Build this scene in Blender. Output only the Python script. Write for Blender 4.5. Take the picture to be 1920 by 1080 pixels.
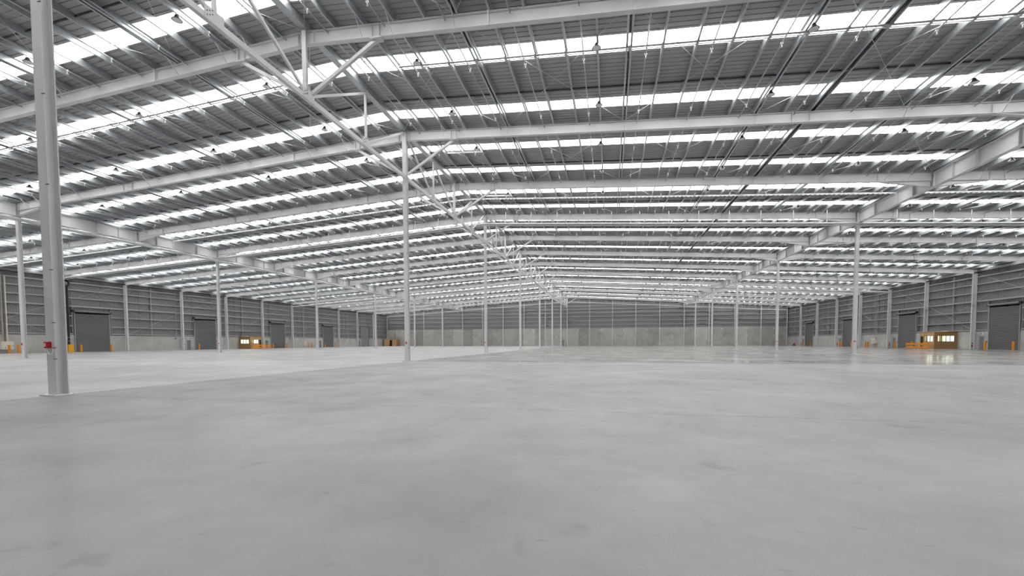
import bpy, math, random
from mathutils import Matrix, Vector
random.seed(7)
for o in list(bpy.data.objects): bpy.data.objects.remove(o)
scene = bpy.context.scene
COL = scene.collection

# ------------------------------------------------------------------ camera
F_PX, PY = 813.7445, 674.2466
YAW, PIT, ROL = -0.2203707, -0.0403733, 0.0034248
CX, CY, CZ = 15.6679, -31.9140, 1.5
def cam_axes():
    c, s = math.cos(YAW), math.sin(YAW); A = Matrix(((c, -s, 0), (s, c, 0), (0, 0, 1)))
    c, s = math.cos(PIT), math.sin(PIT); B = Matrix(((1, 0, 0), (0, c, s), (0, -s, c)))
    c, s = math.cos(ROL), math.sin(ROL); C = Matrix(((c, 0, -s), (0, 1, 0), (s, 0, c)))
    return C @ B @ A
AX = cam_axes()
cd = bpy.data.cameras.new('camera'); cam = bpy.data.objects.new('camera', cd); COL.objects.link(cam)
cd.sensor_width = 36.0; cd.lens = F_PX / 1920 * 36.0; cd.shift_y = (PY - 540) / 1920
cd.clip_start = 0.1; cd.clip_end = 1000
r, f, u = AX[0], AX[1], AX[2]
M4 = Matrix(((r[0], u[0], -f[0], CX), (r[1], u[1], -f[1], CY), (r[2], u[2], -f[2], CZ), (0, 0, 0, 1)))
cam.matrix_world = M4
scene.camera = cam
def project(P):
    w = Vector((P[0] - CX, P[1] - CY, P[2] - CZ)); q = AX @ w
    if q[1] < 0.3: return None
    return 960 + F_PX * q[0] / q[1], PY - F_PX * q[2] / q[1], q[1]
def in_view(P, m=20):
    q = project(P)
    return q is not None and -m < q[0] < 1920 + m and -m < q[1] < 1080 + m

# ------------------------------------------------------------------ sky and exposure
world = bpy.data.worlds.new('overcast_sky'); scene.world = world; world.use_nodes = True
bgn = world.node_tree.nodes['Background']
bgn.inputs[0].default_value = (1.0, 0.992, 0.98, 1); bgn.inputs[1].default_value = 9.3
vs = scene.view_settings
vs.view_transform = 'Standard'; vs.look = 'None'; vs.exposure = 0.0; vs.gamma = 1.0; vs.use_curve_mapping = False
scene.cycles.max_bounces = 8; scene.cycles.diffuse_bounces = 5; scene.cycles.glossy_bounces = 3
scene.cycles.transparent_max_bounces = 12

# ------------------------------------------------------------------ dimensions (metres)
D = 22.4877            # column spacing along the hall
H = D / 2              # rafter spacing
P = 1.66               # purlin spacing
GX = 41.75             # girder lines left and right of the ridge
XW = 75.53             # inner face of the side walls
BB = 8.3927            # post spacing on the back wall
YB = 6 * D             # back wall
YF = -1.5 * D          # unseen front wall, set close behind the camera to darken the near floor
SL = 0.0604
def zt(x): return 17.86 - SL * abs(x)       # top of rafters
ORD = ['zeroth', 'first', 'second', 'third', 'fourth', 'fifth', 'sixth', 'seventh', 'eighth', 'ninth', 'tenth', 'eleventh', 'twelfth',
       'thirteenth', 'fourteenth', 'fifteenth', 'sixteenth', 'seventeenth', 'eighteenth', 'nineteenth', 'twentieth'] + \
      ['twenty-' + w for w in ('first', 'second', 'third', 'fourth', 'fifth', 'sixth', 'seventh', 'eighth', 'ninth')] + \
      ['thirtieth'] + ['thirty-' + w for w in ('first', 'second', 'third', 'fourth', 'fifth', 'sixth', 'seventh', 'eighth', 'ninth')]

# ------------------------------------------------------------------ materials
def node_mat(name):
    m = bpy.data.materials.new(name); m.use_nodes = True
    nt = m.node_tree; b = nt.nodes['Principled BSDF']
    return m, nt, b
def solid(name, col, rough=0.5, metal=0.0, var=0.06, scale=1.5, bump=0.0, bscale=40.0, spec=0.5):
    """plain paint with a little large-scale tonal wear"""
    m, nt, b = node_mat(name)
    tc = nt.nodes.new('ShaderNodeTexCoord'); n = nt.nodes.new('ShaderNodeTexNoise')
    n.inputs['Scale'].default_value = scale; n.inputs['Detail'].default_value = 4
    nt.links.new(tc.outputs['Object'], n.inputs['Vector'])
    rp = nt.nodes.new('ShaderNodeValToRGB')
    rp.color_ramp.elements[0].position = 0.3; rp.color_ramp.elements[1].position = 0.7
    rp.color_ramp.elements[0].color = tuple(c * (1 - var) for c in col) + (1,)
    rp.color_ramp.elements[1].color = tuple(min(1, c * (1 + var)) for c in col) + (1,)
    nt.links.new(n.outputs['Fac'], rp.inputs['Fac']); nt.links.new(rp.outputs['Color'], b.inputs['Base Color'])
    b.inputs['Roughness'].default_value = rough; b.inputs['Metallic'].default_value = metal
    b.inputs['Specular IOR Level'].default_value = spec
    if bump:
        n2 = nt.nodes.new('ShaderNodeTexNoise'); n2.inputs['Scale'].default_value = bscale
        nt.links.new(tc.outputs['Object'], n2.inputs['Vector'])
        bp = nt.nodes.new('ShaderNodeBump'); bp.inputs['Strength'].default_value = bump; bp.inputs['Distance'].default_value = 0.01
        nt.links.new(n2.outputs['Fac'], bp.inputs['Height']); nt.links.new(bp.outputs['Normal'], b.inputs['Normal'])
    return m
def concrete(name, col, var=0.25, rough=0.6, tone_from_object=True, scale=0.35, stretch=(1, 1, 1), spec=0.5):
    m, nt, b = node_mat(name); N = nt.nodes; L = nt.links
    geo = N.new('ShaderNodeNewGeometry'); mp = N.new('ShaderNodeMapping'); mp.inputs['Scale'].default_value = stretch
    L.new(geo.outputs['Position'], mp.inputs['Vector'])
    def noise(s, d=6, dist=0.0):
        n = N.new('ShaderNodeTexNoise'); n.inputs['Scale'].default_value = s; n.inputs['Detail'].default_value = d
        n.inputs['Roughness'].default_value = 0.6; n.inputs['Distortion'].default_value = dist
        L.new(mp.outputs['Vector'], n.inputs['Vector']); return n
    def ramp(src, a, bb, lo, hi):
        rp = N.new('ShaderNodeMapRange'); rp.inputs[1].default_value = a; rp.inputs[2].default_value = bb
        rp.inputs[3].default_value = lo; rp.inputs[4].default_value = hi; L.new(src.outputs['Fac'], rp.inputs[0]); return rp
    big = ramp(noise(scale, 5, 0.6), 0.3, 0.7, 1 - var, 1 + var * 0.6)
    mid = ramp(noise(scale * 6, 6, 0.3), 0.3, 0.7, 1 - var * 0.35, 1 + var * 0.35)
    fine = ramp(noise(scale * 90, 3), 0.3, 0.7, 1 - var * 0.12, 1 + var * 0.12)
    def mul(a, c):
        k = N.new('ShaderNodeMath'); k.operation = 'MULTIPLY'; L.new(a.outputs[0], k.inputs[0]); L.new(c.outputs[0], k.inputs[1]); return k
    v = mul(mul(big, mid), fine)
    mx = N.new('ShaderNodeVectorMath'); mx.operation = 'SCALE'; mx.inputs[0].default_value = col; L.new(v.outputs[0], mx.inputs['Scale'])
    out = mx
    if tone_from_object:
        oi = N.new('ShaderNodeObjectInfo'); m2 = N.new('ShaderNodeVectorMath'); m2.operation = 'MULTIPLY'
        L.new(mx.outputs[0], m2.inputs[0]); L.new(oi.outputs['Color'], m2.inputs[1]); out = m2
    L.new(out.outputs[0], b.inputs['Base Color'])
    rr = ramp(noise(scale * 2.2, 5, 0.5), 0.3, 0.7, rough * 0.75, rough * 1.3); L.new(rr.outputs[0], b.inputs['Roughness'])
    b.inputs['Specular IOR Level'].default_value = spec
    bp = N.new('ShaderNodeBump'); bp.inputs['Strength'].default_value = 0.06; bp.inputs['Distance'].default_value = 0.004
    L.new(noise(25, 4).outputs['Fac'], bp.inputs['Height']); L.new(bp.outputs['Normal'], b.inputs['Normal'])
    return m

def floor_material():
    """power-floated concrete: cloudy tone, blue-grey patches, scuffs and small stains"""
    m, nt, b = node_mat('polished_concrete'); N = nt.nodes; L = nt.links
    geo = N.new('ShaderNodeNewGeometry')
    def noise(s, d=5, dist=0.0, st=(1, 1, 1), off=(0, 0, 0)):
        mp = N.new('ShaderNodeMapping'); mp.inputs['Scale'].default_value = st; mp.inputs['Location'].default_value = off
        L.new(geo.outputs['Position'], mp.inputs['Vector'])
        n = N.new('ShaderNodeTexNoise'); n.inputs['Scale'].default_value = s; n.inputs['Detail'].default_value = d
        n.inputs['Roughness'].default_value = 0.58; n.inputs['Distortion'].default_value = dist
        L.new(mp.outputs['Vector'], n.inputs['Vector']); return n.outputs['Fac']
    def rng(src, a, bb, lo, hi):
        rp = N.new('ShaderNodeMapRange'); rp.inputs[1].default_value = a; rp.inputs[2].default_value = bb
        rp.inputs[3].default_value = lo; rp.inputs[4].default_value = hi; L.new(src, rp.inputs[0]); return rp.outputs[0]
    def op(o, a, c):
        k = N.new('ShaderNodeMath'); k.operation = o
        L.new(a, k.inputs[0])
        if isinstance(c, float): k.inputs[1].default_value = c
        else: L.new(c, k.inputs[1])
        return k.outputs[0]
    v = rng(noise(0.16, 5, 0.5, off=(3, 8, 0)), 0.32, 0.68, 0.80, 1.14)
    v = op('MULTIPLY', v, rng(noise(0.7, 6, 0.4), 0.3, 0.7, 0.90, 1.09))
    v = op('MULTIPLY', v, rng(noise(3.0, 5, 0.2), 0.3, 0.7, 0.95, 1.045))
    v = op('MULTIPLY', v, rng(noise(60, 3), 0.3, 0.7, 0.97, 1.03))
    # small stains
    st = rng(noise(1.15, 4, 0.5, off=(11, 4, 0)), 0.63, 0.70, 1.0, 0.80)
    v = op('MULTIPLY', v, st)
    # hairline scuffs
    sc = rng(noise(2.6, 6, 0.4, st=(1, 3.2, 1), off=(5, 2, 0)), 0.67, 0.69, 1.0, 0.82)
    v = op('MULTIPLY', v, sc)
    mix = N.new('ShaderNodeMix'); mix.data_type = 'RGBA'
    mix.inputs['A'].default_value = (0.290, 0.286, 0.279, 1); mix.inputs['B'].default_value = (0.258, 0.263, 0.273, 1)
    L.new(rng(noise(0.11, 4, 0.8, off=(1, 20, 0)), 0.4, 0.62, 0.0, 1.0), mix.inputs['Factor'])
    mx = N.new('ShaderNodeVectorMath'); mx.operation = 'SCALE'; L.new(mix.outputs['Result'], mx.inputs[0]); L.new(v, mx.inputs['Scale'])
    oi = N.new('ShaderNodeObjectInfo'); m2 = N.new('ShaderNodeVectorMath'); m2.operation = 'MULTIPLY'
    L.new(mx.outputs[0], m2.inputs[0]); L.new(oi.outputs['Color'], m2.inputs[1])
    L.new(m2.outputs[0], b.inputs['Base Color'])
    L.new(rng(noise(0.25, 5, 0.6, off=(9, 1, 0)), 0.35, 0.65, 0.34, 0.50), b.inputs['Roughness'])
    b.inputs['Specular IOR Level'].default_value = 0.45
    L.new(op('MULTIPLY', rng(noise(0.3, 5, 0.6, off=(2, 14, 0)), 0.35, 0.65, 0.5, 1.0), oi.outputs['Alpha']), b.inputs['Coat Weight'])
    L.new(rng(oi.outputs['Alpha'], 0.2, 0.9, 0.17, 0.07), b.inputs['Coat Roughness'])
    bp = N.new('ShaderNodeBump'); bp.inputs['Strength'].default_value = 0.05; bp.inputs['Distance'].default_value = 0.003
    L.new(noise(8, 4), bp.inputs['Height']); L.new(bp.outputs['Normal'], b.inputs['Normal'])
    return m

def skylight_material():
    m = bpy.data.materials.new('translucent_sheet'); m.use_nodes = True
    nt = m.node_tree; N = nt.nodes; L = nt.links; N.remove(N['Principled BSDF'])
    tr = N.new('ShaderNodeBsdfTransparent'); tr.inputs[0].default_value = (0.96, 0.96, 0.96, 1)
    tl = N.new('ShaderNodeBsdfTranslucent'); tl.inputs[0].default_value = (0.9, 0.9, 0.9, 1)
    mx = N.new('ShaderNodeMixShader'); mx.inputs[0].default_value = 0.2
    L.new(tr.outputs[0], mx.inputs[1]); L.new(tl.outputs[0], mx.inputs[2])
    L.new(mx.outputs[0], N['Material Output'].inputs[0]); return m
def glass_material():
    m = bpy.data.materials.new('window_glass'); m.use_nodes = True
    nt = m.node_tree; N = nt.nodes; L = nt.links; N.remove(N['Principled BSDF'])
    tr = N.new('ShaderNodeBsdfTransparent'); tr.inputs[0].default_value = (0.86, 0.93, 0.88, 1)
    gl = N.new('ShaderNodeBsdfGlossy'); gl.inputs['Roughness'].default_value = 0.03
    mx = N.new('ShaderNodeMixShader'); mx.inputs[0].default_value = 0.07
    L.new(tr.outputs[0], mx.inputs[1]); L.new(gl.outputs[0], mx.inputs[2])
    L.new(mx.outputs[0], N['Material Output'].inputs[0]); return m
def emit(name, col, s):
    m = bpy.data.materials.new(name); m.use_nodes = True; b = m.node_tree.nodes['Principled BSDF']
    b.inputs['Base Color'].default_value = col + (1,); b.inputs['Emission Color'].default_value = col + (1,)
    b.inputs['Emission Strength'].default_value = s; return m

MAT = dict(
    steel=solid('grey_painted_steel', (0.66, 0.66, 0.67), 0.45, 0, 0.05, 0.6),
    galv=solid('galvanised_steel', (0.44, 0.465, 0.48), 0.38, 0.60, 0.12, 6.0),
    pipe=solid('galvanised_pipe', (0.55, 0.56, 0.565), 0.38, 0.35, 0.06, 4.0),
    sheet=solid('roof_sheet_underside', (0.35, 0.346, 0.352), 0.55, 0, 0.05, 0.8),
    clad=solid('wall_cladding_grey', (0.265, 0.265, 0.27), 0.55, 0, 0.04, 0.5),
    girt=solid('galvanised_girt', (0.44, 0.445, 0.45), 0.4, 0.3, 0.06, 4.0),
    dado=concrete('precast_concrete', (0.49, 0.48, 0.46), 0.20, 0.7),
    floor=floor_material(), joint=solid('joint_sealant', (0.30, 0.30, 0.30), 0.7),
    sky=skylight_material(), glass=glass_material(),
    roller=solid('roller_door_grey', (0.155, 0.158, 0.165), 0.5, 0, 0.03),
    door=solid('door_grey', (0.20, 0.20, 0.21), 0.5),
    dark=solid('black_plastic', (0.015, 0.015, 0.016), 0.5), darksteel=solid('dark_bridging_steel', (0.09, 0.09, 0.093), 0.5),
    lamp=solid('lamp_housing_brown', (0.075, 0.06, 0.055), 0.4), lens=solid('lamp_lens', (0.75, 0.74, 0.72), 0.3),
    white=solid('white_plastic', (0.80, 0.80, 0.78), 0.4), cream=solid('cream_cabinet', (0.72, 0.68, 0.60), 0.45),
    orange=solid('orange_safety_paint', (0.80, 0.29, 0.008), 0.45), yellow=solid('yellow_safety_paint', (0.85, 0.40, 0.01), 0.45),
    red=solid('red_alarm_plastic', (0.45, 0.008, 0.012), 0.35), brown=solid('brown_cable', (0.20, 0.14, 0.11), 0.6),
    ply=solid('plywood', (0.30, 0.17, 0.07), 0.55, 0, 0.16, 1.2), plyl=solid('plywood_light', (0.52, 0.33, 0.16), 0.55, 0, 0.14, 1.2),
    green=solid('green_sign', (0.02, 0.35, 0.16), 0.4), officelight=emit('office_light', (0.95, 1.0, 0.92), 30.0),
    bolt=solid('bolt_dark', (0.06, 0.06, 0.06), 0.5), grip=solid('black_rubber', (0.02, 0.02, 0.02), 0.7),
)

# ------------------------------------------------------------------ mesh helpers
class MB:
    def __init__(s): s.v = []; s.f = []
    def add(s, vs, fs):
        n = len(s.v); s.v += [tuple(a) for a in vs]; s.f += [tuple(i + n for i in q) for q in fs]; return s
    def box(s, x0, x1, y0, y1, z0, z1):
        return s.add([(x0, y0, z0), (x1, y0, z0), (x1, y1, z0), (x0, y1, z0), (x0, y0, z1), (x1, y0, z1), (x1, y1, z1), (x0, y1, z1)],
                     [(0, 3, 2, 1), (4, 5, 6, 7), (0, 1, 5, 4), (1, 2, 6, 5), (2, 3, 7, 6), (3, 0, 4, 7)])
    def frame(s, p0, p1, up=(0, 0, 1)):
        a, b = Vector(p0), Vector(p1); d = (b - a).normalized(); u = Vector(up)
        if abs(d.dot(u)) > 0.98: u = Vector((0, 1, 0))
        x = d.cross(u).normalized(); y = x.cross(d).normalized(); return a, b, x, y
    def extrude(s, prof, p0, p1, up=(0, 0, 1), caps=True):
        """closed 2-D profile (across, up) swept from p0 to p1"""
        a, b, x, y = s.frame(p0, p1, up); n = len(prof)
        vs = [a + x * q[0] + y * q[1] for q in prof] + [b + x * q[0] + y * q[1] for q in prof]
        fs = [(i, (i + 1) % n, n + (i + 1) % n, n + i) for i in range(n)]
        if caps: fs += [tuple(reversed(range(n))), tuple(range(n, 2 * n))]
        return s.add(vs, fs)
    def beam(s, p0, p1, w, h, up=(0, 0, 1)):
        return s.extrude([(-w / 2, -h / 2), (w / 2, -h / 2), (w / 2, h / 2), (-w / 2, h / 2)], p0, p1, up)
    def tube(s, p0, p1, r, n=8):
        return s.extrude([(r * math.cos(2 * math.pi * i / n), r * math.sin(2 * math.pi * i / n)) for i in range(n)], p0, p1)
    def ibeam(s, p0, p1, depth, width, tf=0.022, tw=0.014, up=(0, 0, 1)):
        w, h, t = width / 2, depth / 2, tw / 2
        pr = [(-w, -h), (w, -h), (w, -h + tf), (t, -h + tf), (t, h - tf), (w, h - tf), (w, h), (-w, h), (-w, h - tf), (-t, h - tf), (-t, -h + tf), (-w, -h + tf)]
        n = 12; a, b, x, y = s.frame(p0, p1, up)
        vs = [a + x * q[0] + y * q[1] for q in pr] + [b + x * q[0] + y * q[1] for q in pr]
        fs = [(i, (i + 1) % n, n + (i + 1) % n, n + i) for i in range(n)]
        for o, rev in ((0, True), (n, False)):
            for q in ((0, 1, 2, 11), (10, 3, 4, 9), (8, 5, 6, 7)):
                t_ = tuple(o + k for k in q); fs.append(tuple(reversed(t_)) if rev else t_)
        return s.add(vs, fs)
    def cone(s, c, r0, r1, z0, z1, n=12):
        vs = [(c[0] + r0 * math.cos(2 * math.pi * i / n), c[1] + r0 * math.sin(2 * math.pi * i / n), z0) for i in range(n)]
        vs += [(c[0] + r1 * math.cos(2 * math.pi * i / n), c[1] + r1 * math.sin(2 * math.pi * i / n), z1) for i in range(n)]
        fs = [(i, (i + 1) % n, n + (i + 1) % n, n + i) for i in range(n)] + [tuple(reversed(range(n))), tuple(range(n, 2 * n))]
        return s.add(vs, fs)
    def path(s, pts, r, n=8):
        for a, b in zip(pts, pts[1:]): s.tube(a, b, r, n)
        return s
    def mesh(s, name, mat):
        me = bpy.data.meshes.new(name); me.from_pydata(s.v, [], s.f); me.update()
        if mat: me.materials.append(MAT[mat] if isinstance(mat, str) else mat)
        return me
    def build(s, name, mat, parent=None, loc=None):
        return put(name, s.mesh(name, mat), parent, loc)
def put(name, me, parent=None, loc=None):
    o = bpy.data.objects.new(name, me); COL.objects.link(o)
    if parent: o.parent = parent
    if loc: o.location = loc
    return o
def thing(name, label, cat, loc=(0, 0, 0), group=None):
    o = bpy.data.objects.new(name, None); COL.objects.link(o); o.location = loc; o.empty_display_size = 0.2
    return tag(o, label, cat, group)
def tag(o, label, cat, group=None):
    o['label'] = label; o['category'] = cat
    if group: o['group'] = group
    return o
def struct(o, label=None):
    o['kind'] = 'structure'
    if label: o['label'] = label
    return o
def local(mb, loc):
    mb.v = [(a[0] - loc[0], a[1] - loc[1], a[2] - loc[2]) for a in mb.v]; return mb
def part(mb, name, mat, root):           # mesh written in world coordinates, re-based on its parent's origin
    l = root.location; return local(mb, l).build(name, mat, root)
def side(s): return 'left' if s < 0 else 'right'

# ================================================================== FLOOR
XO = XW + 0.32
fb = struct(MB().box(-XO, XO, YF - .3, YB + .3, -0.30, -0.022).build('floor', 'joint'), 'pale grey polished concrete warehouse floor')
xs = [-XO, -GX, 0.0, GX, XO]; ys = [YF - .3, -D, 0.0, D, 2 * D, 3 * D, 4 * D, 5 * D, YB + .3]
for i in range(4):
    for j in range(len(ys) - 1):
        g = 0.006
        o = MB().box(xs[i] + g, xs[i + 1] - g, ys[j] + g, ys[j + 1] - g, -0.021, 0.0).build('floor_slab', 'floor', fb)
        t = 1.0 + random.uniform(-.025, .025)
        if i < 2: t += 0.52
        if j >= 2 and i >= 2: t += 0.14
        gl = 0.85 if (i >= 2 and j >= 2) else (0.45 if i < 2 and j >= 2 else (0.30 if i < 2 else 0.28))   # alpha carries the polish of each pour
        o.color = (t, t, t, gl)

# ================================================================== ROOF
ceil = bpy.data.objects.new('ceiling', None); COL.objects.link(ceil); ceil.location = (0, 0, 17.86)
struct(ceil, 'dark grey ribbed roof sheeting with white skylight strips and steel purlins')
ZS = 0.41                                      # sheet underside above rafter top
XR = XW + 0.45
RIB = H / 32.0
def sheet_run(s, y0, y1, matname, name):
    """ribbed sheet from ridge to eave between y0 and y1; ribs are narrow slots pressed upwards"""
    mb = MB(); prof = []
    n0 = math.ceil(y0 / RIB - 1e-6); y = n0 * RIB
    prof.append((y0, 0.0))
    while y + .05 < y1:
        if y - .05 > y0: prof += [(y - .035, 0.0), (y - .018, 0.038), (y + .018, 0.038), (y + .035, 0.0)]
        y += RIB
    prof.append((y1, 0.0))
    xa, xb = 0.0, s * XR
    za, zb = zt(0) + ZS, zt(XR) + ZS
    n = len(prof)
    vs = [(xa, q[0], za + q[1]) for q in prof] + [(xb, q[0], zb + q[1]) for q in prof]
    fs = [(i, i + 1, n + i + 1, n + i) for i in range(n - 1)]
    mb.add(vs, fs)
    return part(mb, name, matname, ceil)
OFFS = {-1: ((2.98, 4.32), (8.83, 9.93)), 0: ((3.40, 4.46), (8.43, 9.45))}
OFFD = ((3.22, 4.38), (8.62, 9.68))
J0, J1 = -3, 12
for s in (-1, 1):
    edge = YF - .4
    for j in range(J0, J1):
        for a, b in OFFS.get(j, OFFD):
            ya, yb = j * H + a, j * H + b
            sheet_run(s, edge, ya, 'sheet', 'roof_sheet'); sheet_run(s, ya, yb, 'sky', 'skylight_panel'); edge = yb
    sheet_run(s, edge, YB + .4, 'sheet', 'roof_sheet')
# opaque upper skin of the roof build-up: keeps daylight to the skylight strips
# (ridge capping)
part(MB().beam((0, YF - .4, zt(0) + ZS + .07), (0, YB + .4, zt(0) + ZS + .07), 0.7, 0.03), 'ridge_capping', 'sheet', ceil)

# purlins: C sections running along the hall
PD = 0.39
def purlin_mesh(sgn):
    w, h, t = 0.095 * sgn, PD, 0.010
    tt = t * sgn
    pr = [(0, 0), (w, 0), (w, t), (tt, t), (tt, h - t), (w, h - t), (w, h), (0, h)]
    mb = MB(); L_ = H - 0.01
    vs = [(q[0], 0.005, q[1]) for q in pr] + [(q[0], L_ + .005, q[1]) for q in pr]
    n = 8; fs = [(i, (i + 1) % n, n + (i + 1) % n, n + i) for i in range(n)]
    fs += [(3, 2, 1, 0), (0, 7, 4, 3), (7, 6, 5, 4)]
    fs += [(n + 0, n + 1, n + 2, n + 3), (n + 3, n + 4, n + 7, n + 0), (n + 4, n + 5, n + 6, n + 7)]
    if sgn > 0: fs = [tuple(reversed(q)) for q in fs]
    mb.add(vs, fs); return mb
pur_mb = {1: purlin_mesh(1), -1: purlin_mesh(-1)}
pur_me = {k: v.mesh('purlin', 'galv') for k, v in pur_mb.items()}
spots = []
for j in range(J0, J1):
    for n in range(1, 46):
        for s in (-1, 1):
            x = s * n * P
            xs_ = [(x, s)]
            if n % 5 == 0: xs_ = [(x - .06, -1), (x + .06, 1)]
            if n == 17: xs_ = [(x - .11, -1), (x + .11, 1)]
            if abs(x) > XW - .3: continue
            if abs(abs(x) - GX) < .1: pass
            for xx, sg in xs_: spots.append((xx, j * H, sg))
def score(x, y):
    best = None
    for k in (0.0, 0.2, 0.4, 0.6, 0.8, 1.0):
        q = project((x, y + k * H, zt(x)))
        if q and -10 < q[0] < 1930 and -10 < q[1] < 1090:
            best = q[2] if best is None else min(best, q[2])
    return best
vis = [(score(x, y), x, y, sg) for x, y, sg in spots]
near = sorted([v for v in vis if v[0] is not None], key=lambda v: v[0])
for d, x, y, sg in near[:300]:
    put('purlin', pur_me[sg], ceil, (x, y, zt(x) - 17.86 + 0.004))
rest = near[300:] + [v for v in vis if v[0] is None]
mb = MB()
for d, x, y, sg in rest:
    q = pur_mb[sg]; mb.add([(a[0] + x, a[1] + y, a[2] + zt(x) + .004) for a in q.v], q.f)
o = part(mb, 'purlin_run', 'galv', ceil); o['kind'] = 'stuff'; o['label'] = 'distant galvanised roof purlins'
# ridge box member, movement joint strips, bridging lines
for j in range(J0, J1):
    part(MB().box(-.2, .2, j * H + .01, (j + 1) * H - .01, zt(0) + .004, zt(0) + PD), 'ridge_beam', 'galv', ceil)
    for s in (-1, 1):
        x = s * 17 * P
        part(MB().box(x - .07, x + .07, j * H + .01, (j + 1) * H - .01, zt(x) + .12, zt(x) + .38), 'movement_joint', 'dark', ceil)
        yb = j * H + 7.3
        xe = s * (XW - .5)
        part(MB().beam((s * .4, yb, zt(.4) + .26), (xe, yb, zt(xe) + .26), 0.04, 0.10), 'bridging_bar', 'darksteel', ceil)
# roof bracing rods
rods = []
for j in range(-2, 11):
    for n in range(-9, 9):
        if j > 1 and (n + j) % 2: continue
        x0, x1 = n * 5 * P, (n + 1) * 5 * P
        x0 = max(-74.4, x0); x1 = min(74.4, x1)
        for a, b in ((x0, x1), (x1, x0)):
            rods.append(((a, j * H + .2, zt(a) - .045), (b, (j + 1) * H - .2, zt(b) - .045)))
stuff = MB(); cnt = 0
for a, b in rods:
    if (a[1] < 3 * H) and (in_view(a) or in_view(b)):
        part(MB().tube(a, b, 0.014, 6), 'brace_rod', 'pipe', ceil); cnt += 1
    else: stuff.tube(a, b, 0.014, 4)
o = part(stuff, 'brace_rod_run', 'pipe', ceil); o['kind'] = 'stuff'; o['label'] = 'distant thin roof bracing rods'

# ================================================================== WALLS
GZ = [12.05, 10.85, 9.46, 8.02, 6.32, 4.55, 3.20]
def ribbed_wall_side(s):
    mb = MB(); prof = []; y = YF; st = 0.25
    x0 = s * (XW + .32)
    while y < YB:
        prof += [(y, 0), (y + .17, 0), (y + .19, .035), (y + .23, .035)]; y += st
    prof.append((YB + .3, 0)); n = len(prof)
    ztop = zt(XW) + ZS - .01; zb = 2.9
    vs = [(x0 - s * q[1], q[0], zb) for q in prof] + [(x0 - s * q[1], q[0], ztop) for q in prof]
    mb.add(vs, [(i, i + 1, n + i + 1, n + i) for i in range(n - 1)])
    # outer face, so daylight stays out
    mb.box(x0 + s * .02 - .005, x0 + s * .02 + .005, YF - .3, YB + .3, -0.3, ztop + .1)
    return mb
ROLL = (0.136, 0.378)
walls = {}
for s, nm in ((-1, 'left'), (1, 'right')):
    w = struct(ribbed_wall_side(s).build('wall_' + nm, 'clad'), f'dark grey ribbed {nm} wall above concrete panels')
    walls[s] = w
    # precast concrete panels, 3 m high, cut at the roller doors
    for k2 in range(-3, 12):
        k0 = k2 / 2; y0, y1 = k0 * D, (k0 + .5) * D
        segs = [(y0, y1)]
        if k2 % 2 == 0 and k0 >= -1:
            segs = [(y0, (k0 + ROLL[0]) * D), ((k0 + ROLL[1]) * D, y1)]
        for a, b in segs:
            xa, xb = sorted((s * XW, s * (XW + .2)))
            o = MB().box(xa, xb, a + .008, b - .008, 0.002, 2.98).build('concrete_panel', 'dado', w)
            t = random.uniform(.86, 1.1); o.color = (t, t, t * .99, 1)
    # girts between the portal columns
    for k2 in range(-3, 12):
        k0 = k2 / 2; y0, y1 = k0 * D, (k0 + .5) * D
        for gi, z in enumerate(GZ):
            segs = [(y0, y1)]
            if k2 % 2 == 0 and k0 >= -1 and z < 7.3:
                segs = [(y0, (k0 + ROLL[0]) * D - .15), ((k0 + ROLL[1]) * D + .15, y1)]
            hh = 0.17 if z != 8.02 else 0.24
            for a, b in segs:
                xa, xb = sorted((s * (XW - .06), s * (XW + .27)))
                mb = MB().box(xa, xb, a + .16, b - .16, z - hh / 2, z + hh / 2)
                mb.build('girt', 'girt', w)
        # light vertical mullions and door-bay posts
        posts = [k0 + .22] if k2 % 2 else [k0 + ROLL[0] - .012, k0 + ROLL[1] + .012]
        for q in posts:
            xa, xb = sorted((s * (XW - .02), s * (XW + .25)))
            ztp = 12.9 if k2 % 2 else 8.0
            MB().box(xa, xb, q * D - .07, q * D + .07, 3.0, ztp).build('wall_post', 'girt' if k2 % 2 else 'clad', w)
        # slender sheeting ties
        for q in (k0 + .125, k0 + .33):
            xa, xb = sorted((s * (XW + .20), s * (XW + .26)))
            za = 8.05 if k2 % 2 == 0 else 3.2
            MB().box(xa, xb, q * D - .025, q * D + .025, za, 12.9).build('sheeting_tie', 'clad', w)
        # diagonal bracing rods
        if k0 >= -1:
            za, zb = (8.1, 12.6) if k2 % 2 == 0 else (3.1, 8.0)
            for a, b in ((za, zb), (zb, za)):
                MB().tube((s * (XW - .03), y0 + .2, a), (s * (XW - .03), y1 - .2, b), .03, 6).build('brace_rod', 'girt', w)
    # black eave gutter line
    xa, xb = sorted((s * (XW - .45), s * (XW - .25)))
    MB().box(xa, xb, YF, YB - .1, 12.72, 12.86).build('eave_gutter', 'dark', w)
    xa, xb = sorted((s * (XW - .02), s * (XW + .28)))
    MB().box(xa, xb, YF, YB - .1, 12.75, 13.3).build('eave_beam', 'girt', w)

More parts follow.
